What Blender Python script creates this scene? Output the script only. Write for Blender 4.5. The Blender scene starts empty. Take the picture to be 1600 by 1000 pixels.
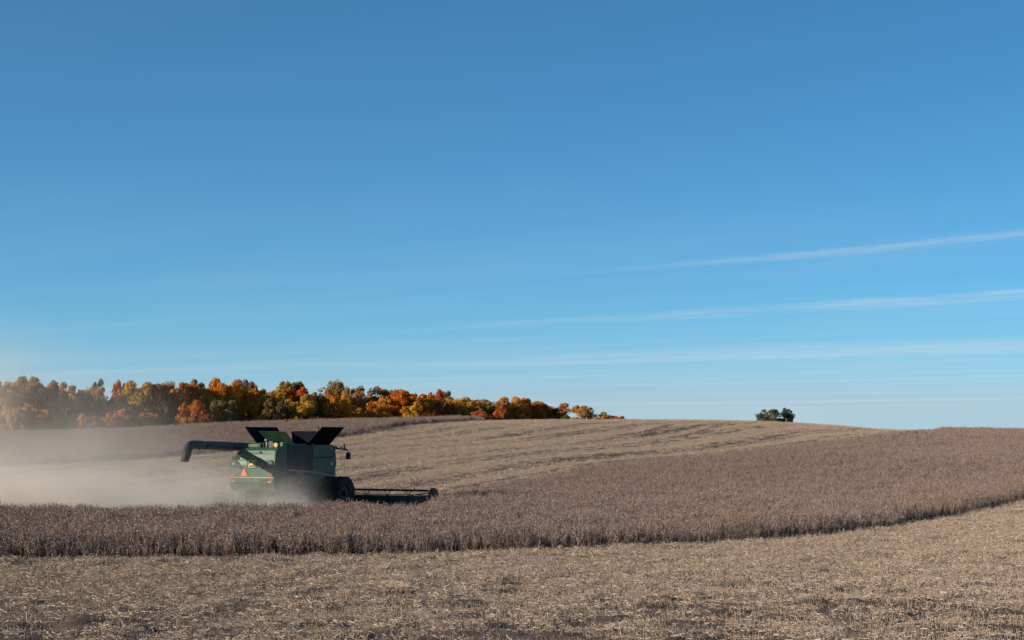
import bpy, math, random
import numpy as np
from mathutils import Vector, Matrix

R = math.radians
rng = np.random.default_rng(11)
random.seed(11)
scene = bpy.context.scene
COL = scene.collection

# ------------------------------------------------------------------ camera
cam_d = bpy.data.cameras.new('camera')
cam_d.sensor_width = 36.0
cam_d.lens = 36.0 * 2700 / 1600
cam_d.clip_start = 0.5
cam_d.clip_end = 20000
cam = bpy.data.objects.new('camera', cam_d)
COL.objects.link(cam)
cam.location = (0, 0, 4.75)
cam.rotation_euler = (R(90) + math.atan(169 / 2700), 0, 0)
scene.camera = cam

# ------------------------------------------------------------------ light
SUN_EL = R(17.5)
SUN_AZ = R(-110)            # measured from +Y towards +X: the sun stands to the left
sun_dir = Vector((math.sin(SUN_AZ) * math.cos(SUN_EL), math.cos(SUN_AZ) * math.cos(SUN_EL), math.sin(SUN_EL)))
sun_d = bpy.data.lights.new('sun', 'SUN')
sun_d.energy = 5.0
sun_d.angle = R(0.5)
sun_d.color = (1.0, 0.91, 0.80)
sun = bpy.data.objects.new('sun', sun_d)
COL.objects.link(sun)
sun.rotation_euler = sun_dir.to_track_quat('Z', 'Y').to_euler()
sun.location = (-60, -10, 60)

world = bpy.data.worlds.new('World')
scene.world = world
world.use_nodes = True


class NT:
    """small node-tree writer"""
    def __init__(s, tree):
        s.t = tree
        s.n = tree.nodes
        s.l = tree.links

    def new(s, kind, **kw):
        n = s.n.new(kind)
        for k, v in kw.items():
            setattr(n, k, v)
        return n

    def put(s, sock, v):
        if isinstance(v, bpy.types.NodeSocket):
            s.l.new(v, sock)
        elif v is not None:
            sock.default_value = v

    def math(s, op, a, b=None, c=None, clamp=False):
        n = s.new('ShaderNodeMath', operation=op, use_clamp=clamp)
        for i, v in enumerate((a, b, c)):
            if v is not None:
                s.put(n.inputs[i], v)
        return n.outputs[0]

    def ramp(s, v, a, b, lo=0.0, hi=1.0):
        n = s.new('ShaderNodeMapRange', interpolation_type='SMOOTHSTEP')
        s.put(n.inputs[0], v)
        n.inputs[1].default_value = a
        n.inputs[2].default_value = b
        n.inputs[3].default_value = lo
        n.inputs[4].default_value = hi
        return n.outputs[0]

    def noise(s, vec, scale, detail=3.0, rough=0.55, out=0):
        n = s.new('ShaderNodeTexNoise')
        if vec is not None:
            s.put(n.inputs['Vector'], vec)
        n.inputs['Scale'].default_value = scale
        n.inputs['Detail'].default_value = detail
        n.inputs['Roughness'].default_value = rough
        return n.outputs[out]

    def mix(s, f, a, b, mode='MIX'):
        n = s.new('ShaderNodeMix', data_type='RGBA', blend_type=mode)
        s.put(n.inputs[0], f)
        for sock, v in ((n.inputs[6], a), (n.inputs[7], b)):
            if isinstance(v, tuple):
                v = v if len(v) == 4 else v + (1,)
            s.put(sock, v)
        return n.outputs[2]

    def xyz(s, x, y, z):
        n = s.new('ShaderNodeCombineXYZ')
        for i, v in enumerate((x, y, z)):
            s.put(n.inputs[i], v)
        return n.outputs[0]


# ---- sky: Nishita plus a thin layer of parallel cirrus streaks (flat layer seen in perspective)
w = NT(world.node_tree)
w.n.clear()
sky = w.new('ShaderNodeTexSky', sky_type='NISHITA')
sky.sun_disc = False
sky.sun_elevation = SUN_EL
sky.sun_rotation = SUN_AZ
sky.altitude = 0
sky.air_density = 0.6
sky.dust_density = 0.0
sky.ozone_density = 10.0
grade = w.mix(1.0, sky.outputs[0], (0.46, 1.24, 0.88), 'MULTIPLY')
tc = w.new('ShaderNodeTexCoord')
sep = w.new('ShaderNodeSeparateXYZ')
w.put(sep.inputs[0], tc.outputs['Generated'])
zc = w.math('MAXIMUM', sep.outputs[2], 0.012)
sx = w.math('ADD', w.math('MULTIPLY', sep.outputs[0], 0.71), w.math('MULTIPLY', sep.outputs[1], 0.704))
ax = w.math('ADD', w.math('MULTIPLY', sep.outputs[0], -0.704), w.math('MULTIPLY', sep.outputs[1], 0.71))
S = w.math('DIVIDE', sx, zc)
A = w.math('DIVIDE', ax, zc)
wob = w.math('SUBTRACT', w.noise(w.xyz(w.math('MULTIPLY', A, 0.75), w.math('MULTIPLY', S, 0.6), 3.0), 1.0, 6, 0.66), 0.5)
cloud = None
for s0, wd, a0, a1, amp, wb in ((8.15, 0.17, 4.2, 8.9, 0.85, 0.75), (8.5, 0.42, 3.5, 7.5, 0.20, 1.4), (11.75, 0.42, 6.0, 16.0, 0.85, 1.9), (12.3, 0.95, 5.0, 13.0, 0.34, 2.6),
                                (19.6, 0.95, 8.0, 30.0, 0.85, 3.4), (24.0, 1.7, 10.0, 45.0, 0.55, 4.5),
                                (15.2, 0.5, 9.0, 20.0, 0.2, 1.5)):
    d = w.math('DIVIDE', w.math('ADD', w.math('SUBTRACT', S, s0), w.math('MULTIPLY', wob, wb)), wd)
    g = w.math('POWER', 2.718, w.math('MULTIPLY', w.math('MULTIPLY', d, d), -1.0))
    g = w.math('MULTIPLY', w.math('MULTIPLY', g, w.ramp(A, a0, a1, amp, 0.0)), 1.0)
    cloud = g if cloud is None else w.math('ADD', cloud, g)
fib = w.noise(w.xyz(w.math('MULTIPLY', A, 0.30), w.math('MULTIPLY', S, 1.5), 0.0), 1.0, 7, 0.68)
cloud = w.math('MULTIPLY', cloud, w.ramp(fib, 0.32, 0.66, 0.15, 1.4))
veil = w.math('MULTIPLY', w.ramp(w.noise(w.xyz(w.math('MULTIPLY', A, 0.035), w.math('MULTIPLY', S, 0.16), 7.0), 1.0, 6, 0.65), 0.42, 0.75), w.ramp(sep.outputs[2], 0.02, 0.15, 0.6, 0.04))
thin = w.math('DIVIDE', 0.020, w.math('ADD', zc, 0.01))      # an even thin layer looks denser towards the horizon
cl = w.math('MINIMUM', w.math('ADD', w.math('MULTIPLY', cloud, 0.29), w.math('MULTIPLY', veil, 0.62)), 0.8)
skycol = w.mix(cl, w.mix(w.math('MINIMUM', thin, 0.75), grade, (3.5, 3.72, 4.35)), (4.6, 5.0, 5.5))
bg = w.new('ShaderNodeBackground')
w.put(bg.inputs[0], skycol)
bg.inputs[1].default_value = 0.086
wo = w.new('ShaderNodeOutputWorld')
w.l.new(bg.outputs[0], wo.inputs[0])

scene.view_settings.view_transform = 'Standard'
scene.view_settings.look = 'None'
scene.view_settings.exposure = 0.75
scene.view_settings.gamma = 1.0
scene.view_settings.use_curve_mapping = False
scene.render.engine = 'CYCLES'
scene.cycles.max_bounces = 6
scene.cycles.diffuse_bounces = 3
scene.cycles.transparent_max_bounces = 8
scene.cycles.volume_bounces = 4
scene.cycles.volume_step_rate = 1.0
scene.cycles.use_denoising = True


# ------------------------------------------------------------------ helpers
def tag(o, label=None, cat=None, group=None, kind=None):
    for k, v in (('label', label), ('category', cat), ('group', group), ('kind', kind)):
        if v:
            o[k] = v
    return o


def empty(name, loc=(0, 0, 0), rz=0.0):
    o = bpy.data.objects.new(name, None)
    o.location = loc
    o.rotation_euler = (0, 0, rz)
    o.empty_display_size = 0.2
    COL.objects.link(o)
    return o


def mesh_np(name, verts, quads=None, tris=None):
    """fast mesh from numpy arrays"""
    me = bpy.data.meshes.new(name)
    verts = np.asarray(verts, np.float32)
    nq = 0 if quads is None else len(quads)
    nt = 0 if tris is None else len(tris)
    me.vertices.add(len(verts))
    me.vertices.foreach_set('co', verts.ravel())
    if nq + nt:
        loops = []
        if nq:
            loops.append(np.asarray(quads, np.int32).ravel())
        if nt:
            loops.append(np.asarray(tris, np.int32).ravel())
        loops = np.concatenate(loops)
        me.loops.add(len(loops))
        me.loops.foreach_set('vertex_index', loops)
        me.polygons.add(nq + nt)
        st = np.concatenate([np.arange(nq) * 4, nq * 4 + np.arange(nt) * 3]).astype(np.int32)
        me.polygons.foreach_set('loop_start', st)
    me.update(calc_edges=True)
    return me


class MB:
    """collects shapes into ONE mesh object"""
    def __init__(s):
        s.v, s.f, s.m = [], [], []

    def add(s, vs, fs, mi=0):
        b = len(s.v)
        s.v += [tuple(p) for p in vs]
        s.f += [tuple(i + b for i in f) for f in fs]
        s.m += [mi] * len(fs)
        return s

    def box(s, x0, x1, y0, y1, z0, z1, mi=0):
        vs = [(x, y, z) for x in (x0, x1) for y in (y0, y1) for z in (z0, z1)]
        return s.add(vs, [(0, 1, 3, 2), (4, 6, 7, 5), (0, 4, 5, 1), (2, 3, 7, 6), (0, 2, 6, 4), (1, 5, 7, 3)], mi)

    def prism_y(s, prof, y0, y1, mi=0, prof1=None):
        """profile of (x, z) points extruded along y"""
        p1 = prof1 or prof
        n = len(prof)
        vs = [(x, y0, z) for x, z in prof] + [(x, y1, z) for x, z in p1]
        fs = [tuple(range(n)), tuple(range(2 * n - 1, n - 1, -1))]
        fs += [(i, i + n, (i + 1) % n + n, (i + 1) % n) for i in range(n)]
        return s.add(vs, fs, mi)

    def prism_x(s, prof, x0, x1, mi=0):
        """profile of (y, z) points extruded along x"""
        n = len(prof)
        vs = [(x0, y, z) for y, z in prof] + [(x1, y, z) for y, z in prof]
        fs = [tuple(range(n)), tuple(range(2 * n - 1, n - 1, -1))]
        fs += [(i, i + n, (i + 1) % n + n, (i + 1) % n) for i in range(n)]
        return s.add(vs, fs, mi)

    def slab(s, quad, t, mi=0):
        """thick sheet: polygon of 3-D points, thickness t along its normal"""
        q = [Vector(p) for p in quad]
        nrm = (q[1] - q[0]).cross(q[2] - q[0]).normalized() * t
        n = len(q)
        vs = q + [p + nrm for p in q]
        fs = [tuple(range(n - 1, -1, -1)), tuple(range(n, 2 * n))]
        fs += [(i, (i + 1) % n, (i + 1) % n + n, i + n) for i in range(n)]
        return s.add(vs, fs, mi)

    def tube(s, pts, rad, n=10, mi=0, cap=True):
        pts = [Vector(p) for p in pts]
        rads = rad if isinstance(rad, (list, tuple)) else [rad] * len(pts)
        rings = []
        up = Vector((0.137, 0.21, 1)).normalized()
        for i, p in enumerate(pts):
            a = pts[max(i - 1, 0)]
            b = pts[min(i + 1, len(pts) - 1)]
            d = (b - a).normalized()
            if abs(d.dot(up)) > 0.98:
                up = Vector((1, 0.2, 0.1)).normalized()
            e1 = d.cross(up).normalized()
            e2 = d.cross(e1).normalized()
            rings.append([p + (e1 * math.cos(2 * math.pi * k / n) + e2 * math.sin(2 * math.pi * k / n)) * rads[i] for k in range(n)])
        vs = [v for r in rings for v in r]
        fs = []
        for i in range(len(pts) - 1):
            for k in range(n):
                fs.append((i * n + k, i * n + (k + 1) % n, (i + 1) * n + (k + 1) % n, (i + 1) * n + k))
        if cap:
            fs.append(tuple(range(n - 1, -1, -1)))
            fs.append(tuple((len(pts) - 1) * n + k for k in range(n)))
        return s.add(vs, fs, mi)

    def lathe_y(s, prof, c, n=32, mi=0):
        """closed profile of (radius, y) turned about the y axis through c"""
        m = len(prof)
        vs, fs = [], []
        for k in range(n):
            a = 2 * math.pi * k / n
            for r, y in prof:
                vs.append((c[0] + r * math.cos(a), c[1] + y, c[2] + r * math.sin(a)))
        for k in range(n):
            for j in range(m):
                k2, j2 = (k + 1) % n, (j + 1) % m
                fs.append((k * m + j, k * m + j2, k2 * m + j2, k2 * m + j))
        return s.add(vs, fs, mi)

    def build(s, name, mats, parent=None, bevel=0.0, smooth=False):
        me = bpy.data.meshes.new(name)
        me.from_pydata(s.v, [], s.f)
        for m in (mats if isinstance(mats, (list, tuple)) else [mats]):
            me.materials.append(m)
        me.polygons.foreach_set('material_index', s.m)
        if smooth:
            me.polygons.foreach_set('use_smooth', [True] * len(s.f))
        me.update()
        import bmesh
        bm = bmesh.new()
        bm.from_mesh(me)
        bmesh.ops.recalc_face_normals(bm, faces=bm.faces)
        bm.to_mesh(me)
        bm.free()
        o = bpy.data.objects.new(name, me)
        COL.objects.link(o)
        o.parent = parent
        if bevel:
            b = o.modifiers.new('bevel', 'BEVEL')
            b.width = bevel
            b.segments = 2
            b.limit_method = 'ANGLE'
            b.angle_limit = R(35)
        if smooth:
            try:
                me.set_sharp_from_angle(angle=R(40))
            except Exception:
                pass
        return o


def hash2(ix, iy, seed):
    n = (ix.astype(np.int64) * 374761393 + iy.astype(np.int64) * 668265263 + seed * 974711) & 0x7fffffff
    n = ((n ^ (n >> 13)) * 1274126177) & 0x7fffffff
    n = (n ^ (n >> 16)) & 0xffff
    return n / 65535.0


def vnoise(x, y, seed=0):
    ix, iy = np.floor(x), np.floor(y)
    fx, fy = x - ix, y - iy
    fx, fy = fx * fx * (3 - 2 * fx), fy * fy * (3 - 2 * fy)
    a, b = hash2(ix, iy, seed), hash2(ix + 1, iy, seed)
    c, d = hash2(ix, iy + 1, seed), hash2(ix + 1, iy + 1, seed)
    return (a * (1 - fx) + b * fx) * (1 - fy) + (c * (1 - fx) + d * fx) * fy


def fbm(x, y, seed=0, o=4):
    t, a, s = 0, 0.5, 0
    for k in range(o):
        t = t + a * vnoise(x * 2 ** k + 17.3 * k, y * 2 ** k - 9.1 * k, seed + k)
        s += a
        a *= 0.5
    return t / s


def material(name, base, rough=0.8, metal=0.0, spec=0.5, coat=0.0):
    m = bpy.data.materials.new(name)
    m.use_nodes = True
    t = NT(m.node_tree)
    b = t.n['Principled BSDF']
    b.inputs['Roughness'].default_value = rough
    b.inputs['Metallic'].default_value = metal
    b.inputs['Specular IOR Level'].default_value = spec
    b.inputs['Coat Weight'].default_value = coat
    b.inputs['Base Color'].default_value = tuple(base) + (1,)
    return m, t, b


# ------------------------------------------------------------------ terrain
XC = [-200, -110, -74, -57, -41.7, -28, -14.8, -9, 0, 18.5, 35, 41.7, 50, 57, 74, 120, 200]
HC = [2.6, 3.0, 3.35, 3.8, 4.75, 5.1, 5.35, 5.6, 5.9, 5.85, 5.6, 5.4, 4.7, 3.95, 3.7, 3.4, 3.0]


def sm(t):
    t = np.clip(t, 0, 1)
    return t * t * (3 - 2 * t)


def hill(x, y):
    x = np.asarray(x, float)
    y = np.asarray(y, float)
    xs = x * 250 / np.clip(y, 120, 320)
    c = sum(np.interp(xs + o, XC, HC) for o in (-8, -4, 0, 4, 8)) / 5
    z = c * sm((y - 106) / 146)
    z = z - 1.6 * sm((y - 256) / 220) - 28 * sm((y - 620) / 2200)
    z = z + 0.55 * np.exp(-((y - 152 - 0.1 * x) / 13) ** 2) * sm((x - 14) / 22)
    return z


# field edges, in metres
NEAR_EDGE = [(-60, 59.4), (-40, 60.2), (-22.1, 61.3), (-18.8, 61.9), (-14.3, 62.8), (-9.6, 63.5), (-4.9, 64.5), (0, 66.6), (5.2, 69.2), (11, 73.2), (14.5, 77.4),
             (18.8, 83.9), (24.7, 95.0), (33, 111.9), (45.2, 136), (62, 165), (90, 200), (120, 225)]
PASS_EDGE = [(-3.8, 102.9), (-1.7, 117.4), (2.4, 130.5), (5.1, 139.2), (11.2, 152.2), (17.8, 160.6), (24.5, 166.5), (31.6, 178.1), (38.4, 192.6), (44.6, 208.2), (51.5, 224), (58, 236), (63, 250), (68, 265), (75, 285)]
MAIN_CROP = NEAR_EDGE + [(120, 285)] + PASS_EDGE[::-1] + [(-4.2, 99), (-4.6, 91), (-12, 89.5), (-20, 88.3), (-40, 87.2), (-60, 86.8)]
HILL_EDGE = [(-90, 142), (-70, 148), (-54.1, 156), (-48.1, 163), (-40.4, 168.2), (-32.3, 175.1), (-25.9, 184.2), (-19.6, 203.8), (-16.1, 218.4), (-13.6, 230.7), (-8, 246), (-5, 262)]
HILL_CROP = HILL_EDGE + [(-5, 300), (-120, 330), (-120, 142)]


def inside(px, py, poly):
    r = np.zeros(len(px), bool)
    n = len(poly)
    for i in range(n):
        x0, y0 = poly[i]
        x1, y1 = poly[(i + 1) % n]
        if y0 == y1:
            continue
        c = ((y0 > py) != (y1 > py)) & (px < (x1 - x0) * (py - y0) / (y1 - y0) + x0)
        r ^= c
    return r


def dist_line(px, py, pts):
    best = np.full(px.shape, 1e9)
    for (x0, y0), (x1, y1) in zip(pts[:-1], pts[1:]):
        dx, dy = x1 - x0, y1 - y0
        t = np.clip(((px - x0) * dx + (py - y0) * dy) / (dx * dx + dy * dy), 0, 1)
        best = np.minimum(best, np.hypot(px - x0 - t * dx, py - y0 - t * dy))
    return best


# tracks pressed by the machine where it turned on the hill
TRACKS = [[(26, 236), (21, 224), (18.2, 212), (15.5, 203), (12, 196)], [(29.5, 236), (24, 222), (21, 211), (18, 202), (14.5, 195)],
          [(34, 238), (28, 225), (24.5, 213), (21.5, 203), (18, 194)]]


def straw_cover(x, y):
    """share of the ground hidden under straw: passes on the hill, patches in front"""
    q = dist_line(x, y, PASS_EDGE) + 1.6 * (fbm(x * 0.05, y * 0.05, 5) - 0.5)
    ph = (q / 6.8) % 1.0
    band = 0.60 + 0.24 * np.cos(2 * math.pi * ph) + 0.12 * np.cos(2 * math.pi * ph * 3 + 1)
    wheel = np.exp(-((((q / 13.6) % 1.0) - 0.38) * 13.6 / 0.45) ** 2) + np.exp(-((((q / 13.6) % 1.0) - 0.62) * 13.6 / 0.45) ** 2)
    pn = fbm(x * 0.10, y * 0.05, 8)
    far = np.clip(band + 0.7 * (pn - 0.5), 0, 1) * (1 - 0.6 * np.clip(wheel, 0, 1))
    for tr in TRACKS:
        far = far * (1 - 0.85 * np.exp(-(dist_line(x, y, tr) / 0.7) ** 2))
    e = dist_line(x, y, NEAR_EDGE)
    near = 0.74 - 0.62 * sm((e - 5) / 22) + 0.8 * (fbm(x * 0.22, y * 0.16, 31) - 0.5) + 0.30 * sm((x - 0) / 22)
    near = np.clip(near + 1.7 * (fbm(x * 0.9, y * 1.1, 32) - 0.5), 0.24, 1)
    k = sm((y - 100) / 10)
    k = np.where(inside_flat(x, y), 0, k)
    return near * (1 - k) + far * k


def inside_flat(x, y):
    """on the near side of the standing crop"""
    ex = np.array([p[0] for p in NEAR_EDGE])
    ey = np.array([p[1] for p in NEAR_EDGE])
    return y < np.interp(x, ex, ey)


def spaced(segs):
    out = []
    for a, b, st in segs:
        n = max(1, int(round((b - a) / st)))
        out += list(a + (b - a) * np.arange(n) / n)
    out.append(segs[-1][1])
    return np.array(out)


gx = spaced([(-6000, -1500, 900), (-1500, -300, 150), (-300, -100, 20), (-100, -31, 1.0), (-31, 46, 0.25), (46, 100, 1.0), (100, 300, 20), (300, 1500, 150), (1500, 6000, 900)])
gy = spaced([(-1500, -100, 200), (-100, 30, 6), (30, 38, 0.8), (38, 90, 0.21), (90, 115, 0.4), (115, 290, 0.75), (290, 620, 8), (620, 2000, 90), (2000, 9000, 900)])
GX, GY = np.meshgrid(gx, gy)
GZ = hill(GX, GY)
loc = sm((GY - 34) / 4) * (1 - sm((GY - 120) / 20)) * (1 - sm((np.abs(GX - 7) - 36) / 6))
rough_z = 0.20 * (fbm(GX * 0.9, GY * 0.9, 3) - 0.5) + 0.34 * (fbm(GX * 1.7, GY * 1.7, 4, 2) - 0.5)
GZ = GZ + rough_z * loc + 0.35 * (fbm(GX * 0.05, GY * 0.05, 7) - 0.5) * sm((GY - 110) / 30) * (1 - sm((GY - 300) / 100))
ny, nx = GX.shape
idx = np.arange(nx * ny).reshape(ny, nx)
quads = np.stack([idx[:-1, :-1], idx[:-1, 1:], idx[1:, 1:], idx[1:, :-1]], -1).reshape(-1, 4)
gme = mesh_np('ground', np.stack([GX, GY, GZ], -1).reshape(-1, 3), quads)
gme.polygons.foreach_set('use_smooth', np.ones(len(quads), bool))
att = gme.attributes.new('straw', 'FLOAT', 'POINT')
att.data.foreach_set('value', straw_cover(GX.ravel(), GY.ravel()).astype(np.float32))
ground = bpy.data.objects.new('ground', gme)
COL.objects.link(ground)
tag(ground, 'harvested soybean field, dark soil under pale straw, rising to a low hill', 'field', kind='structure')


def ground_z(x, y):
    x = np.asarray(x, float)
    y = np.asarray(y, float)
    i = np.clip(np.searchsorted(gx, x) - 1, 0, nx - 2)
    j = np.clip(np.searchsorted(gy, y) - 1, 0, ny - 2)
    fx = (x - gx[i]) / (gx[i + 1] - gx[i])
    fy = (y - gy[j]) / (gy[j + 1] - gy[j])
    return (GZ[j, i] * (1 - fx) + GZ[j, i + 1] * fx) * (1 - fy) + (GZ[j + 1, i] * (1 - fx) + GZ[j + 1, i + 1] * fx) * fy


m_ground, t, b = material('soil_and_straw', (0.1, 0.08, 0.06), 0.95, spec=0.15)
co = t.new('ShaderNodeTexCoord').outputs['Object']
sa = t.new('ShaderNodeAttribute', attribute_name='straw').outputs['Fac']
n1 = t.noise(co, 5.0, 6, 0.7)
n2 = t.noise(co, 0.6, 4, 0.6)
n3 = t.noise(co, 22.0, 3, 0.7)
cov = t.math('ADD', t.math('ADD', sa, t.math('MULTIPLY', t.math('SUBTRACT', n1, 0.5), 1.5)), t.math('MULTIPLY', t.math('SUBTRACT', n3, 0.5), 1.1))
cov = t.ramp(cov, 0.32, 0.85)
soil = t.mix(n2, (0.050, 0.036, 0.030), (0.135, 0.097, 0.075))
strawc = t.mix(n1, (0.26, 0.187, 0.128), (0.54, 0.405, 0.285))
t.put(b.inputs['Base Color'], t.mix(cov, soil, strawc))
bp = t.new('ShaderNodeBump')
bp.inputs['Strength'].default_value = 0.9
bp.inputs['Distance'].default_value = 0.086
t.put(bp.inputs['Height'], t.math('ADD', n1, t.math('MULTIPLY', n3, 0.4)))
t.put(b.inputs['Normal'], bp.outputs[0])
gme.materials.append(m_ground)


# ------------------------------------------------------------------ scattered growth (crop and straw)
def scatter_tree(variants, name):
    """geometry-node tree that sets one of the variants on every vertex"""
    col = bpy.data.collections.new(name + '_pieces')
    for v in variants:
        col.objects.link(v)
    ng = bpy.data.node_groups.new(name + '_scatter', 'GeometryNodeTree')
    ng.interface.new_socket('Geometry', in_out='INPUT', socket_type='NodeSocketGeometry')
    ng.interface.new_socket('Geometry', in_out='OUTPUT', socket_type='NodeSocketGeometry')
    N, L = ng.nodes, ng.links
    gi, go = N.new('NodeGroupInput'), N.new('NodeGroupOutput')
    ci = N.new('GeometryNodeCollectionInfo')
    ci.inputs['Collection'].default_value = col
    ci.inputs['Separate Children'].default_value = True
    ci.inputs['Reset Children'].default_value = True
    ip = N.new('GeometryNodeInstanceOnPoints')
    ip.inputs['Pick Instance'].default_value = True

    def named(nm, dt):
        a = N.new('GeometryNodeInputNamedAttribute')
        a.data_type = dt
        a.inputs['Name'].default_value = nm
        return a.outputs['Attribute']
    L.new(gi.outputs[0], ip.inputs['Points'])
    L.new(ci.outputs[0], ip.inputs['Instance'])
    L.new(named('variant', 'INT'), ip.inputs['Instance Index'])
    e2r = N.new('FunctionNodeEulerToRotation')
    L.new(named('turn', 'FLOAT_VECTOR'), e2r.inputs[0])
    L.new(e2r.outputs[0], ip.inputs['Rotation'])
    L.new(named('size', 'FLOAT_VECTOR'), ip.inputs['Scale'])
    L.new(ip.outputs[0], go.inputs[0])
    return ng


def scatter(name, pts, ng, nvar, tilt, smin, smax, squash=0.15, size=None, single=None):
    n = len(pts)
    me = mesh_np(name, pts)
    a = me.attributes.new('variant', 'INT', 'POINT')
    a.data.foreach_set('value', (rng.integers(0, nvar, n) + (0 if single is None else single * nvar)).astype(np.int32))
    a = me.attributes.new('turn', 'FLOAT_VECTOR', 'POINT')
    rot = np.stack([rng.normal(0, tilt, n), rng.normal(0, tilt, n), rng.uniform(0, 6.283, n)], -1)
    a.data.foreach_set('vector', rot.astype(np.float32).ravel())
    a = me.attributes.new('size', 'FLOAT_VECTOR', 'POINT')
    s = rng.uniform(smin, smax, n) if size is None else size
    sz = np.stack([s, s, s * rng.uniform(1 - squash, 1 + squash, n)], -1)
    a.data.foreach_set('vector', sz.astype(np.float32).ravel())
    o = bpy.data.objects.new(name, me)
    COL.objects.link(o)
    md = o.modifiers.new('scatter', 'NODES')
    md.node_group = ng
    return o


def blade_quads(p0, p1, wid, side):
    """ribbons from p0 to p1, one quad each; all arrays (n,3)"""
    d = p1 - p0
    d = d / np.maximum(np.linalg.norm(d, axis=1, keepdims=True), 1e-6)
    e = np.cross(d, side)
    e = e / np.maximum(np.linalg.norm(e, axis=1, keepdims=True), 1e-6) * wid[:, None] * 0.5
    v = np.stack([p0 - e, p0 + e, p1 + e * 0.7, p1 - e * 0.7], 1).reshape(-1, 3)
    q = np.arange(len(v)).reshape(-1, 4)
    return v, q


def piece(name, ribbons, mats, which=None):
    V, Q, k = [], [], 0
    for v, q in ribbons:
        V.append(v)
        Q.append(q + k)
        k += len(v)
    me = mesh_np(name, np.concatenate(V), np.concatenate(Q))
    for m_ in (mats if isinstance(mats, list) else [mats]):
        me.materials.append(m_)
    if which:
        me.polygons.foreach_set('material_index', np.concatenate([np.full(len(q), i) for (v, q), i in zip(ribbons, which)]).astype(np.int32))
    return bpy.data.objects.new(name, me)


def plant_clump(k, mat, count=6):
    g = np.random.default_rng(100 + k)
    rib = []
    for _ in range(count):
        base = np.array([g.normal(0, 0.17), g.normal(0, 0.17), -0.03]) if count > 1 else np.array([0, 0, -0.03])
        H = g.uniform(0.68, 0.95)
        lean = g.normal(0, 0.07, 2)
        top = base + np.array([lean[0], lean[1], H])
        P0, P1, W = [base, base], [top, top], [0.017, 0.017]
        segs = [(base + (top - base) * 0.08, top)] * 2
        for _b in range(g.integers(4, 7)):
            t0 = g.uniform(0.15, 0.6)
            a = g.uniform(0, 6.283)
            s = base + (top - base) * t0
            ln = g.uniform(0.22, 0.45)
            e = s + np.array([math.cos(a) * ln * 0.42, math.sin(a) * ln * 0.42, ln * 0.9])
            P0.append(s)
            P1.append(e)
            W.append(0.009)
            segs.append((s, e))
        side = g.normal(size=(len(P0), 3))
        side[0] = (1, 0, 0)
        side[1] = (0, 1, 0)
        rib.append(blade_quads(np.array(P0), np.array(P1), np.array(W), side))
        npod = 34
        si = g.integers(0, len(segs), npod)
        tt = g.uniform(0.05, 1.0, npod)[:, None]
        s0 = np.array([segs[i][0] for i in si])
        s1 = np.array([segs[i][1] for i in si])
        p = s0 + (s1 - s0) * tt
        a = g.uniform(0, 6.283, npod)
        up = g.uniform(-0.5, 0.9, npod)
        d = np.stack([np.cos(a), np.sin(a), up], -1)
        d /= np.linalg.norm(d, axis=1, keepdims=True)
        rib.append(blade_quads(p, p + d * g.uniform(0.04, 0.065, npod)[:, None], g.uniform(0.016, 0.024, npod), g.normal(size=(npod, 3))))
    return piece('soybean_plants', rib, mat, [0, 1] * count)


m_crop, t, b = material('dry_soybean', (0.2, 0.14, 0.1), 0.75, spec=0.25)
oi = t.new('ShaderNodeObjectInfo')
co = t.new('ShaderNodeNewGeometry').outputs['Position']
pn = t.noise(co, 9.0, 2, 0.6)
big = t.noise(co, 0.09, 4, 0.6)
c = t.mix(t.ramp(pn, 0.3, 0.7), (0.135, 0.101, 0.096), (0.362, 0.283, 0.264))
c = t.mix(t.math('MULTIPLY', oi.outputs['Random'], 0.45), c, (0.235, 0.203, 0.205))
c = t.mix(t.ramp(big, 0.35, 0.7, 0.0, 0.3), c, (0.15, 0.124, 0.12))
t.put(b.inputs['Base Color'], c)

m_straw, t, b = material('straw', (0.5, 0.38, 0.24), 0.6, spec=0.35)
oi = t.new('ShaderNodeObjectInfo')
co = t.new('ShaderNodeNewGeometry').outputs['Position']
pn = t.noise(co, 14.0, 2, 0.6)
c = t.mix(t.ramp(pn, 0.3, 0.7), (0.22, 0.152, 0.10), (0.57, 0.428, 0.295))
c = t.mix(t.math('MULTIPLY', oi.outputs['Random'], 0.5), c, (0.37, 0.29, 0.23))
t.put(b.inputs['Base Color'], c)

m_stem, t, b = material('dry_stem', (0.42, 0.27, 0.17), 0.7, spec=0.25)
co = t.new('ShaderNodeNewGeometry').outputs['Position']
t.put(b.inputs['Base Color'], t.mix(t.ramp(t.noise(co, 6.0, 2, 0.6), 0.3, 0.7), (0.18, 0.112, 0.075), (0.42, 0.28, 0.185)))

NV = 8
plant_tree = scatter_tree([plant_clump(k, [m_stem, m_crop]) for k in range(NV)] + [plant_clump(40 + k, [m_stem, m_crop], 1) for k in range(NV)], 'soybean')


def sample(poly, per_m2, ymin=-1e9, ymax=1e9):
    xs = [p[0] for p in poly]
    ys = [p[1] for p in poly]
    x0, x1, y0, y1 = min(xs), max(xs), max(min(ys), ymin), min(max(ys), ymax)
    n = int((x1 - x0) * (y1 - y0) * per_m2)
    px, py = rng.uniform(x0, x1, n), rng.uniform(y0, y1, n)
    jx, jy = 0.5 * (vnoise(px * 0.9, py * 0.9, 51) - 0.5), 0.5 * (vnoise(px * 0.9, py * 0.9, 52) - 0.5)
    k = inside(px + jx, py + jy, poly)
    return px[k], py[k]


def in_view(px, py, pad):
    return np.abs(px) < py * 0.2963 + pad


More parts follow.
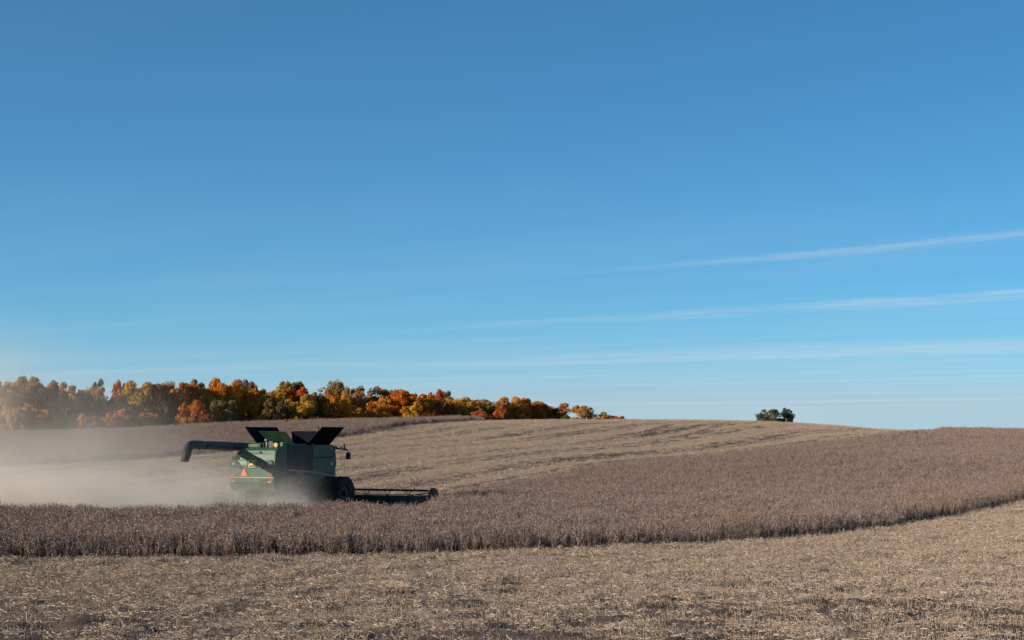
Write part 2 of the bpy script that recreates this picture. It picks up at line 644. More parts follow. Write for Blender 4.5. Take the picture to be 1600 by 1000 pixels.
def crop(name, poly, dens, label):
    X, Y = [], []
    for y0, y1, d in dens:
        px, py = sample(poly, d, y0, y1)
        k = in_view(px, py, 18)
        X.append(px[k])
        Y.append(py[k])
    X, Y = np.concatenate(X), np.concatenate(Y)
    k = dist_line(X, Y, NEAR_EDGE) > 3.0           # the edge itself is set plant by plant
    X, Y = X[k], Y[k]
    one = np.zeros(len(X), int)
    if poly is MAIN_CROP:
        ex, ey = [], []
        for (xa, ya), (xb, yb) in zip(NEAR_EDGE[:-1], NEAR_EDGE[1:]):
            m = int(math.hypot(xb - xa, yb - ya) * 3.6 * 34)
            tt = rng.random(m)
            nx_, ny_ = -(yb - ya), xb - xa
            ln = math.hypot(nx_, ny_)
            off = rng.uniform(-0.3, 3.3, m)
            ex.append(xa + (xb - xa) * tt + nx_ / ln * off)
            ey.append(ya + (yb - ya) * tt + ny_ / ln * off)
        ex, ey = np.concatenate(ex), np.concatenate(ey)
        k = inside(ex + 0.5 * (vnoise(ex * 0.9, ey * 0.9, 51) - 0.5), ey, poly) & in_view(ex, ey, 18)
        X, Y, one = np.concatenate([X, ex[k]]), np.concatenate([Y, ey[k]]), np.concatenate([one, np.ones(k.sum(), int)])
    hh = 0.80 + 0.45 * fbm(X * 0.35, Y * 0.35, 61) + rng.normal(0, 0.06, len(X))
    de = dist_line(X, Y, NEAR_EDGE)
    hh = hh * (0.78 + 0.22 * sm(de / 1.2)) * np.where(one == 1, rng.uniform(0.82, 1.12, len(X)), 1.0)
    k = rng.random(len(X)) < 0.30 + 0.70 * sm(de / 1.6)
    X, Y, hh, one = X[k], Y[k], hh[k], one[k]
    o = scatter(name, np.stack([X, Y, ground_z(X, Y)], -1), plant_tree, NV, 0.06, 0.85, 1.15, 0.1, size=hh, single=one)
    tag(o, label, 'crop', kind='stuff')
    return o


crop('soybean_crop', MAIN_CROP, ((55, 95, 7.0), (95, 150, 5.5), (150, 290, 4.0)), 'standing dry brown soybeans in the broad strip in front of the harvester')
crop('soybean_crop', HILL_CROP, ((140, 330, 3.2),), 'standing dry soybeans on the far slope below the autumn wood')


def straw_tuft(k, mat):
    g = np.random.default_rng(300 + k)
    n = 44
    p = np.stack([g.normal(0, 0.22, n), g.normal(0, 0.22, n), np.abs(g.normal(0.02, 0.025, n))], -1)
    a = g.uniform(0, 6.283, n)
    ln = g.uniform(0.04, 0.17, n)
    d = np.stack([np.cos(a), np.sin(a), g.normal(0.08, 0.22, n)], -1) * ln[:, None]
    rib = [blade_quads(p, p + d, g.uniform(0.006, 0.015, n), g.normal(size=(n, 3)))]
    m = 9
    p = np.stack([g.normal(0, 0.22, m), g.normal(0, 0.22, m), np.full(m, -0.05)], -1)
    d = np.stack([g.normal(0, 0.03, m), g.normal(0, 0.03, m), g.uniform(0.10, 0.22, m)], -1)
    for s in ((1, 0, 0), (0, 1, 0)):
        rib.append(blade_quads(p, p + d, np.full(m, 0.014), np.tile(np.array(s, float), (m, 1))))
    return piece('straw_pieces', rib, mat)


straw_tree = scatter_tree([straw_tuft(k, m_straw) for k in range(NV)], 'straw')


def litter(name, x0, x1, y0, y1, dens, keep, label, smin, smax):
    n = int((x1 - x0) * (y1 - y0) * dens)
    px, py = rng.uniform(x0, x1, n), rng.uniform(y0, y1, n)
    k = keep(px, py) & in_view(px, py, 12)
    px, py = px[k], py[k]
    k = rng.random(len(px)) < straw_cover(px, py) ** 1.2
    px, py = px[k], py[k]
    o = scatter(name, np.stack([px, py, ground_z(px, py)], -1), straw_tree, NV, 0.12, smin, smax, 0.3)
    tag(o, label, 'straw', kind='stuff')
    return o


litter('straw_litter', -36, 60, 36, 135, 20.0, lambda x, y: inside_flat(x, y) & (y < 135), 'pale chopped straw and stubble on the cut ground nearest the viewer', 0.7, 1.25)
litter('straw_litter', -75, 75, 88, 262, 6.0,
       lambda x, y: ~inside_flat(x, y) & ~inside(x, y, MAIN_CROP) & ~inside(x, y, HILL_CROP), 'pale straw in curved passes on the cut slope behind the harvester', 0.8, 1.4)

# ------------------------------------------------------------------ combine harvester
def paint(name, base, rough, dusty, dust_col=(0.33, 0.27, 0.21)):
    m, t, b = material(name, base, rough, spec=0.4)
    co = t.new('ShaderNodeTexCoord').outputs['Object']
    n1 = t.noise(co, 1.3, 5, 0.65)
    n2 = t.noise(co, 11.0, 4, 0.7)
    f = t.math('MULTIPLY', t.ramp(t.math('ADD', n1, t.math('MULTIPLY', n2, 0.35)), 0.5, 0.95), dusty)
    t.put(b.inputs['Base Color'], t.mix(f, base, dust_col))
    t.put(b.inputs['Roughness'], t.math('ADD', t.math('MULTIPLY', f, 0.6), rough))
    return m


M_green = paint('green_paint', (0.012, 0.060, 0.018), 0.45, 0.13)
M_deep = paint('deep_green_paint', (0.008, 0.036, 0.014), 0.32, 0.10)
M_yellow = paint('yellow_paint', (0.50, 0.34, 0.03), 0.4, 0.4)
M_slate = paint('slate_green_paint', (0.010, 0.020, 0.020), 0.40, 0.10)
M_rim = paint('dusty_rim_paint', (0.13, 0.10, 0.02), 0.6, 0.4, (0.10, 0.08, 0.06))
M_flap_shade, t, b = material('flap_shade_black', (0.006, 0.006, 0.009), 0.9, spec=0.05)  # shade on the tank flaps put into a near-black base colour
M_black = paint('black_plastic', (0.014, 0.014, 0.016), 0.5, 0.10)
M_mesh = paint('dark_screen', (0.030, 0.028, 0.030), 0.65, 0.35)
M_rubber = paint('tyre_rubber', (0.016, 0.016, 0.018), 0.8, 0.20)
M_steel = paint('worn_steel', (0.16, 0.16, 0.16), 0.45, 0.3)
M_grey = paint('pale_grey_paint', (0.42, 0.42, 0.40), 0.5, 0.3)
M_smv, t, b = material('reflective_orange', (0.85, 0.10, 0.03), 0.5)
M_red, t, b = material('red_lens', (0.55, 0.03, 0.02), 0.25)
M_amber, t, b = material('amber_lens', (0.75, 0.16, 0.02), 0.25)
M_lamp, t, b = material('lamp_lens', (0.75, 0.75, 0.72), 0.15)
M_glass, t, b = material('cab_glass', (0.02, 0.03, 0.035), 0.05, spec=0.8)
M_cream, t, b = material('decal_yellow', (0.72, 0.55, 0.16), 0.5)

HEAD = R(64)
machine = empty('combine_harvester', (-14.65, 97.65, 0.0), HEAD)
machine.location.z = float(hill(-12.0, 102.0)) - 0.02
tag(machine, 'green combine harvester with open grain tank flaps cutting the soybeans', 'harvester')


def part(mb, name, mats, parent=machine, bevel=0.0, smooth=False, label=None):
    o = mb.build(name, mats, parent, bevel, smooth)
    if label:
        o['label'] = label
    return o


# chassis and core
part(MB().box(0.9, 7.2, -0.75, 0.75, 0.85, 1.35).box(1.4, 6.2, -1.2, 1.2, 1.2, 1.75), 'chassis', M_black, bevel=0.03)
part(MB().box(1.32, 6.25, -1.40, 1.42, 1.62, 3.66), 'body_shell', M_deep, bevel=0.04)

# rear hood
hood = part(MB().prism_y([(0.10, 1.22), (0.0, 1.75), (0.0, 2.70), (0.05, 2.98), (0.20, 3.12), (0.60, 3.19), (1.31, 3.22), (1.31, 1.30)], -1.5, 1.5), 'rear_hood', M_green, bevel=0.07)
# black air outlets with a round work light at the two upper corners
for s in (1, -1):
    prof = [(1.40, 2.62), (1.43, 2.86), (1.32, 2.98), (1.12, 2.98), (0.92, 2.86), (0.70, 2.62), (0.62, 2.50), (0.72, 2.47), (1.02, 2.56)]
    vent = part(MB().prism_x([(s * y, z) for y, z in prof], -0.035, 0.02), 'air_outlet', M_black, hood, 0.015)
    ring = MB()
    ring.tube([(-0.06, s * 1.2, 2.76), (-0.03, s * 1.2, 2.76)], 0.085, 14)
    part(ring, 'work_light', M_steel, hood)
part(MB().box(-0.018, 0.01, -1.47, 1.47, 1.99, 2.012), 'trim_line', M_cream, hood)
part(MB().box(-0.022, 0.02, -1.48, 1.48, 1.50, 1.53).box(-0.02, 0.02, -0.02, 0.02, 1.3, 1.98), 'panel_seam', M_black, hood)
for s in (1, -1):
    part(MB().box(-0.05, 0.0, s * 1.22 - 0.15, s * 1.22 + 0.15, 2.05, 2.17), 'tail_light', M_red, hood, 0.012)
    part(MB().box(-0.045, 0.05, s * 1.22 - 0.13, s * 1.22 + 0.13, 1.72, 1.80), 'reflector', M_amber, hood, 0.01)
smv = MB().prism_x([(0.27, 2.08), (0.73, 2.08), (0.70, 2.15), (0.54, 2.46), (0.46, 2.46), (0.30, 2.15)], -0.045, -0.02)
part(smv, 'slow_vehicle_triangle', M_smv, hood, label='orange-red slow vehicle triangle')
# emblem: a leaping stag on a green shield with a yellow rim
em = MB()
sh = [(-0.20, 2.56), (0.20, 2.56), (0.23, 2.62), (0.24, 2.92), (0.20, 2.96), (-0.20, 2.96), (-0.24, 2.92), (-0.23, 2.62)]
em.prism_x(sh, -0.030, -0.012, 1)
em.prism_x([(y * 0.9, 2.76 + (z - 2.76) * 0.9) for y, z in sh], -0.036, -0.029, 0)


def poly_x(pts, mi=1):
    em.prism_x([(-y, z) for y, z in pts], -0.044, -0.035, mi)


poly_x([(-0.13, 2.74), (-0.05, 2.80), (0.06, 2.80), (0.09, 2.75), (0.05, 2.70), (-0.06, 2.70)])
poly_x([(0.05, 2.79), (0.09, 2.77), (0.13, 2.85), (0.17, 2.85), (0.12, 2.88), (0.08, 2.86)])
poly_x([(0.09, 2.87), (0.11, 2.87), (0.07, 2.93), (0.00, 2.92), (0.05, 2.91)])
poly_x([(0.05, 2.72), (0.09, 2.74), (0.16, 2.69), (0.17, 2.71), (0.10, 2.76)])
poly_x([(0.02, 2.71), (0.05, 2.71), (0.10, 2.63), (0.08, 2.62)])
poly_x([(-0.13, 2.74), (-0.10, 2.76), (-0.16, 2.66), (-0.19, 2.63), (-0.19, 2.66)])
poly_x([(-0.10, 2.73), (-0.06, 2.71), (-0.12, 2.62), (-0.15, 2.60), (-0.14, 2.63)])
part(em, 'emblem', [M_deep, M_cream], hood, label='yellow leaping stag emblem on a green shield')
part(MB().prism_x([(-0.38, 2.50), (0.34, 2.50), (0.34, 2.98), (0.22, 3.10), (-0.26, 3.10), (-0.38, 2.98)], -0.012, 0.03), 'emblem_recess', M_deep, hood)

# upper engine cover, rising behind the hood
cover = part(MB().prism_y([(0.06, 2.90), (0.10, 3.30), (0.20, 3.56), (0.50, 3.66), (1.32, 3.70), (1.32, 2.90)], -1.49, 0.90, prof1=[(0.06, 2.90), (0.12, 3.28), (0.24, 3.52), (0.50, 3.62), (1.32, 3.66), (1.32, 2.90)]),
             'engine_cover', M_green, bevel=0.05)
part(MB().tube([(0.06, -0.45, 3.42), (0.18, -0.45, 3.42)], 0.05, 10), 'latch', M_black, cover)
part(MB().prism_y([(0.30, 3.10), (1.32, 3.10), (1.32, 3.55), (0.9, 3.58), (0.45, 3.34)], 0.92, 1.36), 'auger_cradle', M_deep, bevel=0.03)

# deck clutter: air cleaner, exhaust, tank, rails
part(MB().tube([(1.05, -0.55, 3.84), (1.85, -0.55, 3.84)], 0.20, 18), 'air_cleaner', M_black, smooth=True)
part(MB().tube([(1.0, -0.92, 3.82), (1.5, -0.92, 3.82)], 0.13, 14), 'oil_tank', M_yellow, smooth=True)
part(MB().box(1.1, 1.5, -1.35, -1.12, 3.66, 3.98).box(1.5, 2.3, -1.42, -0.5, 3.66, 3.90).box(1.2, 2.3, 0.25, 1.1, 3.66, 3.88), 'engine_housing', M_green, bevel=0.04)
part(MB().tube([(1.5, 0.02, 3.66), (1.5, 0.02, 4.02), (1.35, 0.02, 4.10)], 0.065, 10), 'exhaust_pipe', M_steel)
rail = MB()
for y in (0.75, 0.15, -0.2):
    rail.tube([(0.85, y, 3.6), (0.85, y, 3.92)], 0.016, 6)
rail.tube([(0.85, 0.8, 3.92), (0.85, -0.22, 3.92)], 0.016, 6)
part(rail, 'deck_rail', M_green)

# right-hand side panels
YR = -1.52
rp = part(MB().prism_y([(0.06, 1.7), (0.02, 2.75), (0.08, 3.05), (0.12, 3.42), (0.3, 3.64), (0.85, 3.78), (1.30, 3.84), (1.30, 1.45), (0.3, 1.45)], YR, YR + 0.09), 'rear_side_panel', M_green, bevel=0.03)
sd = part(MB().box(1.33, 3.86, YR - 0.01, YR + 0.08, 2.10, 3.80), 'screen_door', M_mesh, bevel=0.03, label='dark air screen door')
fr = MB()
for k in range(9):
    fr.box(1.42 + k * 0.29, 1.45 + k * 0.29, YR - 0.022, YR - 0.008, 2.15, 3.75)
part(fr, 'screen_rib', M_black, sd)
up = part(MB().prism_y([(3.90, 3.07), (6.34, 3.07), (6.36, 3.60), (6.26, 3.74), (6.10, 3.79), (3.90, 3.82)], YR - 0.015, YR + 0.07), 'upper_side_panel', M_green, bevel=0.035)
part(MB().tube([(5.9, YR - 0.05, 3.58), (5.9, YR, 3.58)], 0.04, 8), 'marker_light', M_lamp, up)
arch = [(6.42, 1.98)]
for k in range(9):
    a = R(62 + k * 12)
    arch.append((5.95 + 1.16 * math.cos(a), 0.98 + 1.16 * math.sin(a)))
low = part(MB().prism_y([(3.90, 3.03), (3.90, 1.52), (4.6, 1.50)] + arch[::-1] + [(6.40, 2.5), (6.34, 3.03)], YR - 0.012, YR + 0.07), 'lower_side_panel', M_green, bevel=0.03)
mid = part(MB().prism_y([(1.33, 2.06), (3.86, 2.06), (3.86, 1.50), (1.33, 1.42)], YR, YR + 0.07), 'service_panel', M_deep, bevel=0.03)
st = MB()
c0 = [(1.36, 2.44), (2.2, 2.40), (3.0, 2.35), (3.9, 2.28), (4.7, 2.19), (5.5, 2.08), (6.36, 1.93)]
for (xa, za), (xb, zb) in zip(c0[:-1], c0[1:]):
    st.prism_y([(xa, za), (xb, zb), (xb, zb - 0.085), (xa, za - 0.10)], YR - 0.03, YR - 0.012)
M_stripe = paint('faded_stripe', (0.30, 0.27, 0.09), 0.5, 0.4)
part(st, 'side_stripe', M_stripe, low, label='yellow stripe sweeping down along the side')
nm = MB()
for k, (x, wd) in enumerate(((2.25, 0.10), (2.42, 0.10), (2.59, 0.12), (2.78, 0.08))):
    nm.box(x, x + wd, YR - 0.03, YR - 0.009, 2.14, 2.27)
part(nm, 'side_decal', M_smv, mid, label='small orange-red decal marks')
part(MB().box(1.30, 6.3, 1.43, 1.52, 1.5, 3.74), 'left_side_panel', M_green, bevel=0.04)
part(MB().tube([(2.3, YR - 0.04, 1.55), (2.9, YR - 0.04, 1.95)], 0.02, 6), 'hand_grip', M_grey)
part(MB().box(4.0, 4.8, -1.45, 1.45, 0.95, 1.5).box(1.5, 3.9, -1.3, 1.3, 1.0, 1.5), 'sieve_housing', M_black, bevel=0.04)
part(MB().box(6.0, 7.0, -1.5, -0.9, 1.82, 1.88).box(6.9, 7.0, -1.62, -1.45, 1.72, 1.92), 'step_platform', M_black, bevel=0.01)

for k in range(6):
    part(MB().box(0.42, 1.02, YR - 0.02, YR + 0.02, 2.0 + k * 0.11, 2.05 + k * 0.11), 'louvre', M_black, rp)
part(MB().box(0.5, 1.29, YR - 0.012, YR + 0.02, 2.86, 2.885), 'panel_seam', M_black, rp)
for z in (2.18, 2.36, 3.25):
    part(MB().box(4.02, 4.12, YR - 0.035, YR, z, z + 0.07), 'latch', M_steel, low if z < 3 else up)
part(MB().box(5.9, 6.08, YR - 0.022, YR, 2.62, 2.74), 'warning_decal', M_cream, low)
for y in (-0.62, -1.02):
    part(MB().tube([(-0.06, y, 1.25), (-0.08, y, 1.95)], 0.018, 6), 'ladder_rail', M_black, hood)
for k in range(3):
    part(MB().tube([(-0.07, -1.02, 1.35 + k * 0.25), (-0.07, -0.62, 1.35 + k * 0.25)], 0.016, 6), 'ladder_rung', M_black, hood)
part(MB().tube([(0.4, -1.40, 3.70), (0.4, -1.40, 3.95), (1.25, -1.40, 4.02), (1.25, -1.40, 3.74)], 0.018, 6), 'deck_rail', M_green)

# grain tank with its four opened flaps
tank = part(MB().box(2.5, 6.1, -1.42, 1.42, 3.64, 3.70).box(2.4, 2.48, -1.36, 1.36, 3.60, 3.86).box(6.02, 6.1, -1.36, 1.36, 3.60, 3.86).box(2.49, 6.01, 1.30, 1.38, 3.60, 3.86).box(2.49, 6.01, -1.38, -1.30, 3.60, 3.86), 'grain_tank', M_deep)
TZ = 4.80
part(MB().slab([(3.55, -1.36, 3.80), (5.95, -1.36, 3.80), (6.15, -2.24, TZ), (3.75, -2.26, TZ + 0.02)], 0.03).tube([(3.55, -1.38, 3.82), (3.75, -2.26, TZ + 0.02), (6.15, -2.24, TZ), (5.95, -1.38, 3.82)], 0.03, 6).tube([(4.75, -1.38, 3.80), (4.95, -2.27, TZ - 0.01)], 0.025, 6), 'tank_flap', M_flap_shade, tank, label='dark grain tank flap leaning out to the right')
part(MB().slab([(2.6, 1.36, 3.80), (5.6, 1.36, 3.80), (5.8, 2.22, TZ), (2.55, 2.24, TZ + 0.02)], 0.03).tube([(2.6, 1.38, 3.82), (2.55, 2.24, TZ + 0.02), (5.8, 2.22, TZ), (5.6, 1.38, 3.82)], 0.03, 6), 'tank_flap', M_flap_shade, tank, label='dark grain tank flap leaning out to the left')
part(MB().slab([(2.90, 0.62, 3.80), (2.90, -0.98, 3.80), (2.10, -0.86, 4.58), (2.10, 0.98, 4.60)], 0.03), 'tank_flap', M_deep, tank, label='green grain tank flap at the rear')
part(MB().slab([(6.05, 1.25, 3.84), (6.05, -1.30, 3.84), (6.45, -1.75, 4.58), (6.45, 1.6, 4.58)], 0.03), 'tank_flap', M_flap_shade, tank, label='dark grain tank flap at the front')
part(MB().tube([(6.35, -0.35, 4.5), (6.35, -0.35, 4.80)], 0.035, 8).tube([(6.35, -0.35, 4.76), (6.35, -0.35, 4.86)], 0.07, 10), 'antenna', M_black)
part(MB().tube([(4.1, -1.28, 3.86), (4.1, -1.28, 4.0)], 0.05, 8).box(3.95, 4.2, -1.45, -1.2, 3.84, 3.90), 'flap_hinge', M_grey)

# unloading auger folded back along the left side
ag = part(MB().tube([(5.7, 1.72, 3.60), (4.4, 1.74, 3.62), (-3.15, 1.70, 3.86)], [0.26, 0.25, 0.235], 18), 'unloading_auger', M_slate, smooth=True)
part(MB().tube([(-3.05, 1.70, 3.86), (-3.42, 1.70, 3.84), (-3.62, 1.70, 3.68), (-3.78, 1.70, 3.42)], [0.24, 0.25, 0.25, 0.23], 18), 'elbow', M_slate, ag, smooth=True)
part(MB().tube([(-3.74, 1.70, 3.46), (-3.88, 1.70, 3.20), (-3.96, 1.70, 2.98)], [0.255, 0.26, 0.22], 16), 'spout_boot', M_rubber, ag, smooth=True)
part(MB().tube([(5.75, 1.72, 2.2), (5.75, 1.72, 3.66)], 0.26, 16), 'auger_turret', M_deep, ag, smooth=True)
for x in (-2.2, 0.4, 2.6):
    part(MB().tube([(x, 1.70, 3.86 - (x + 3.15) * 0.032), (x + 0.07, 1.70, 3.86 - (x + 3.22) * 0.032)], 0.262, 16), 'pipe_band', M_black, ag)
part(MB().tube([(-2.75, 1.62, 3.66), (-2.75, 1.6, 3.56)], 0.06, 8), 'auger_light', M_black, ag)

# cab, mostly hidden in front of the tank
cab = part(MB().prism_y([(6.30, 1.95), (7.35, 1.95), (7.62, 2.6), (7.50, 3.52), (6.30, 3.52)], -0.80, 0.80), 'cab', M_glass, bevel=0.04)
part(MB().prism_y([(6.28, 3.52), (7.66, 3.52), (7.72, 3.62), (7.5, 3.72), (6.28, 3.74)], -0.92, 0.92), 'cab_roof', M_green, cab, 0.04)
for y in (-0.78, 0.78):
    part(MB().tube([(7.36, y, 1.95), (7.63, y, 2.6), (7.51, y, 3.52)], 0.045, 8), 'cab_pillar', M_black, cab)
arm = part(MB().tube([(6.6, -0.9, 3.60), (6.75, -1.5, 3.56), (6.9, -2.02, 3.50)], 0.05, 10), 'mirror_arm', M_black)
part(MB().tube([(6.9, -2.02, 3.5), (6.92, -2.1, 3.36)], 0.025, 8), 'bracket', M_black, arm)
part(MB().prism_y([(6.84, 2.92), (7.02, 2.92), (7.05, 3.0), (7.03, 3.34), (6.86, 3.34), (6.82, 3.2)], -2.22, -1.98), 'mirror', M_black, arm, 0.03)
part(MB().tube([(6.76, -1.72, 3.62), (6.70, -1.72, 3.62)], 0.085, 12), 'work_light', M_lamp, arm)
part(MB().tube([(6.85, -1.88, 3.55), (6.85, -1.88, 3.64)], 0.05, 10).tube([(6.85, -1.88, 3.64), (6.85, -1.88, 3.84)], [0.075, 0.06], 12, 1), 'beacon', [M_black, M_amber], arm)
hr = MB()
hr.tube([(6.75, -1.15, 1.9), (6.75, -1.3, 2.5), (6.6, -1.25, 2.95)], 0.02, 6).tube([(6.6, -1.2, 2.95), (6.72, -1.42, 2.72), (6.60, -1.25, 2.66)], 0.016, 6)
part(hr, 'hand_rail', M_black)


# wheels
def wheel(name, cx, cy, rad, wid, lugs, rim_r):
    root = empty(name)
    root.parent = machine
    root.location = (cx, cy, rad + 0.0)
    h = wid / 2
    prof = [(rim_r, -h * 0.82), (rad * 0.80, -h), (rad * 0.93, -h * 0.96), (rad * 0.955, -h * 0.8), (rad * 0.96, h * 0.8), (rad * 0.93, h * 0.96), (rad * 0.80, h), (rim_r, h * 0.82)]
    ty = MB().lathe_y(prof, (0, 0, 0), 40)
    for k in range(lugs):
        for s in (1, -1):
            a = 2 * math.pi * (k + (0.5 if s > 0 else 0)) / lugs
            da = 0.26
            vs = []
            for (yy, ang) in ((0.02 * s, a), (h * 0.99 * s, a - da)):
                for dw in (-0.035, 0.035):
                    for r in (rad * 0.945, rad * 1.0):
                        vs.append((r * math.cos(ang + dw / rad), yy, r * math.sin(ang + dw / rad)))
            ty.add(vs, [(0, 1, 3, 2), (4, 6, 7, 5), (0, 4, 5, 1), (2, 3, 7, 6), (0, 2, 6, 4), (1, 5, 7, 3)])
    o = part(ty, 'tyre', M_rubber, root)
    rp_ = [(0.0, -h * 0.1), (rim_r * 0.35, -h * 0.12), (rim_r * 0.6, -h * 0.35), (rim_r * 0.9, -h * 0.3), (rim_r * 1.02, -h * 0.84), (rim_r * 1.02, h * 0.84), (rim_r * 0.9, h * 0.3), (0.0, h * 0.1)]
    part(MB().lathe_y(rp_, (0, 0, 0), 32), 'rim', M_rim, root, smooth=True)
    return root


for y in (-2.32, -1.56, 1.56, 2.32):
    wheel('front_wheel', 5.95, y, 0.97, 0.58, 22, 0.46)
for y in (-1.45, 1.45):
    wheel('rear_wheel', 1.75, y, 0.72, 0.55, 18, 0.36)
part(MB().tube([(5.95, -2.6, 0.97), (5.95, 2.6, 0.97)], 0.16, 12).tube([(1.75, -1.6, 0.72), (1.75, 1.6, 0.72)], 0.11, 12), 'axle', M_black)
part(MB().prism_y([(6.3, 1.1), (6.5, 1.75), (8.0, 1.15), (8.0, 0.35)], -0.75, 0.75), 'feeder_house', M_deep, bevel=0.03)

# header: back frame, deck, cutter bar, reel and dividers
HW = 6.95
head = empty('header')
head.parent = machine
head.location = (8.05, 0, 0)
part(MB().prism_y([(0.0, 0.28), (0.0, 0.74), (0.10, 0.80), (0.16, 0.74), (0.22, 0.30)], -HW + 0.1, HW - 0.1), 'back_sheet', M_deep, head, 0.02)
part(MB().tube([(0.12, -HW + 0.1, 1.10), (0.12, HW - 0.1, 1.10)], 0.065, 10), 'top_beam', M_black, head)
y = -HW + 1.45
while y < HW - 0.8:
    part(MB().tube([(0.10, y, 0.76), (0.10, y - 0.21, 1.08)], 0.024, 6).tube([(0.10, y, 0.76), (0.10, y + 0.21, 1.08)], 0.024, 6), 'frame_strut', M_black, head)
    y += 1.42
part(MB().prism_y([(0.22, 0.62), (1.45, 0.14), (1.45, 0.10), (0.22, 0.30)], -HW + 0.12, HW - 0.12), 'draper_deck', M_rubber, head)
kn = MB().box(1.45, 1.56, -HW + 0.1, HW - 0.1, 0.09, 0.12)
kk = -HW + 0.2
while kk < HW - 0.2:
    kn.add([(1.56, kk - 0.03, 0.1), (1.56, kk + 0.03, 0.1), (1.70, kk, 0.11), (1.60, kk, 0.14)], [(0, 1, 2), (0, 2, 3), (1, 3, 2), (0, 3, 1)])
    kk += 0.152
part(kn, 'cutter_bar', M_steel, head)
reel = part(MB().tube([(1.35, -HW + 0.3, 0.52), (1.35, HW - 0.3, 0.52)], 0.075, 10), 'reel_tube', M_black, head)
for k in range(6):
    a = R(20 + 60 * k)
    bx, bz = 1.35 + 0.40 * math.cos(a), 0.52 + 0.26 * math.sin(a)
    mb = MB().tube([(bx, -HW + 0.3, bz), (bx, HW - 0.3, bz)], 0.022, 6)
    q = -HW + 0.4
    while q < HW - 0.3:
        mb.add([(bx - 0.006, q, bz), (bx + 0.006, q, bz), (bx + 0.03, q, bz - 0.2), (bx, q + 0.012, bz)], [(0, 1, 2), (1, 3, 2), (3, 0, 2)])
        q += 0.3
    part(mb, 'reel_bat', M_black, head)
for y in (-HW + 0.35, -4.4, -2.2, 0.0, 2.2, 4.4, HW - 0.35):
    sp = MB()
    for k in range(6):
        a = R(20 + 60 * k)
        sp.tube([(1.35, y, 0.52), (1.35 + 0.40 * math.cos(a), y, 0.52 + 0.26 * math.sin(a))], 0.018, 5)
    part(sp, 'reel_spider', M_black, head)
for s in (-1, 1):
    ys = s * HW
    pr = []
    for k in range(20):
        a = 2 * math.pi * k / 20
        pr.append((0.55 + 0.47 * math.cos(a), 0.78 + 0.47 * math.sin(a)))
    part(MB().prism_y(pr, ys - 0.10, ys + 0.10), 'end_shield', M_black, head, 0.03)
    part(MB().prism_y([(0.0, 0.28), (0.0, 0.72), (0.5, 0.85), (1.3, 0.55), (2.35, 0.12), (2.35, 0.08), (1.0, 0.10)], ys - 0.06, ys + 0.06), 'crop_divider', M_green, head, 0.03)
    part(MB().tube([(0.12, ys - s * 1.3, 0.80), (0.35, ys - s * 0.2, 0.96)], 0.03, 6).tube([(0.12, ys - s * 1.0, 1.1), (0.1, ys - s * 1.05, 1.30)], 0.025, 6), 'end_brace', M_black, head)

# ------------------------------------------------------------------ trees
m_leaf = bpy.data.materials.new('autumn_leaves')
m_leaf.use_nodes = True
t = NT(m_leaf.node_tree)
t.n.clear()
c1 = t.new('ShaderNodeAttribute', attribute_type='OBJECT', attribute_name='leaf_tone').outputs['Color']
c2 = t.new('ShaderNodeAttribute', attribute_type='OBJECT', attribute_name='leaf_tone_two').outputs['Color']
gco = t.new('ShaderNodeTexCoord').outputs['Object']
gw = t.new('ShaderNodeNewGeometry').outputs['Position']
bl = t.noise(gw, 0.33, 3, 0.6)
fine = t.noise(gw, 1.7, 2, 0.6)
col = t.mix(t.ramp(bl, 0.40, 0.62), c1, c2)
col = t.mix(t.ramp(fine, 0.3, 0.75, 0.0, 0.45), col, t.mix(1.0, col, (0.55, 0.45, 0.4), 'MULTIPLY'))
df = t.new('ShaderNodeBsdfDiffuse')
t.put(df.inputs[0], col)
tr = t.new('ShaderNodeBsdfTranslucent')
t.put(tr.inputs[0], col)
mx = t.new('ShaderNodeMixShader')
mx.inputs[0].default_value = 0.4
t.l.new(df.outputs[0], mx.inputs[1])
t.l.new(tr.outputs[0], mx.inputs[2])
t.l.new(mx.outputs[0], t.new('ShaderNodeOutputMaterial').inputs[0])
m_bark, t, b = material('bark', (0.075, 0.055, 0.043), 0.9, spec=0.2)
tco = t.new('ShaderNodeTexCoord').outputs['Object']
t.put(b.inputs['Base Color'], t.mix(t.noise(tco, 9, 4, 0.7), (0.05, 0.036, 0.03), (0.12, 0.095, 0.08)))


def leaf_cards(cent, nrm, size, g):
    n = len(cent)
    a = g.normal(size=(n, 3))
    u = np.cross(nrm, a)
    u /= np.linalg.norm(u, axis=1, keepdims=True) + 1e-9
    v = np.cross(nrm, u)
    s = size[:, None]
    k = g.uniform(0.6, 1.25, (n, 4, 1))
    c = np.stack([-u * s * k[:, 0], v * s * 0.6 * k[:, 1], u * s * k[:, 2], -v * s * 0.6 * k[:, 3]], 1) + cent[:, None]
    return c.reshape(-1, 3), np.arange(4 * n).reshape(-1, 4)


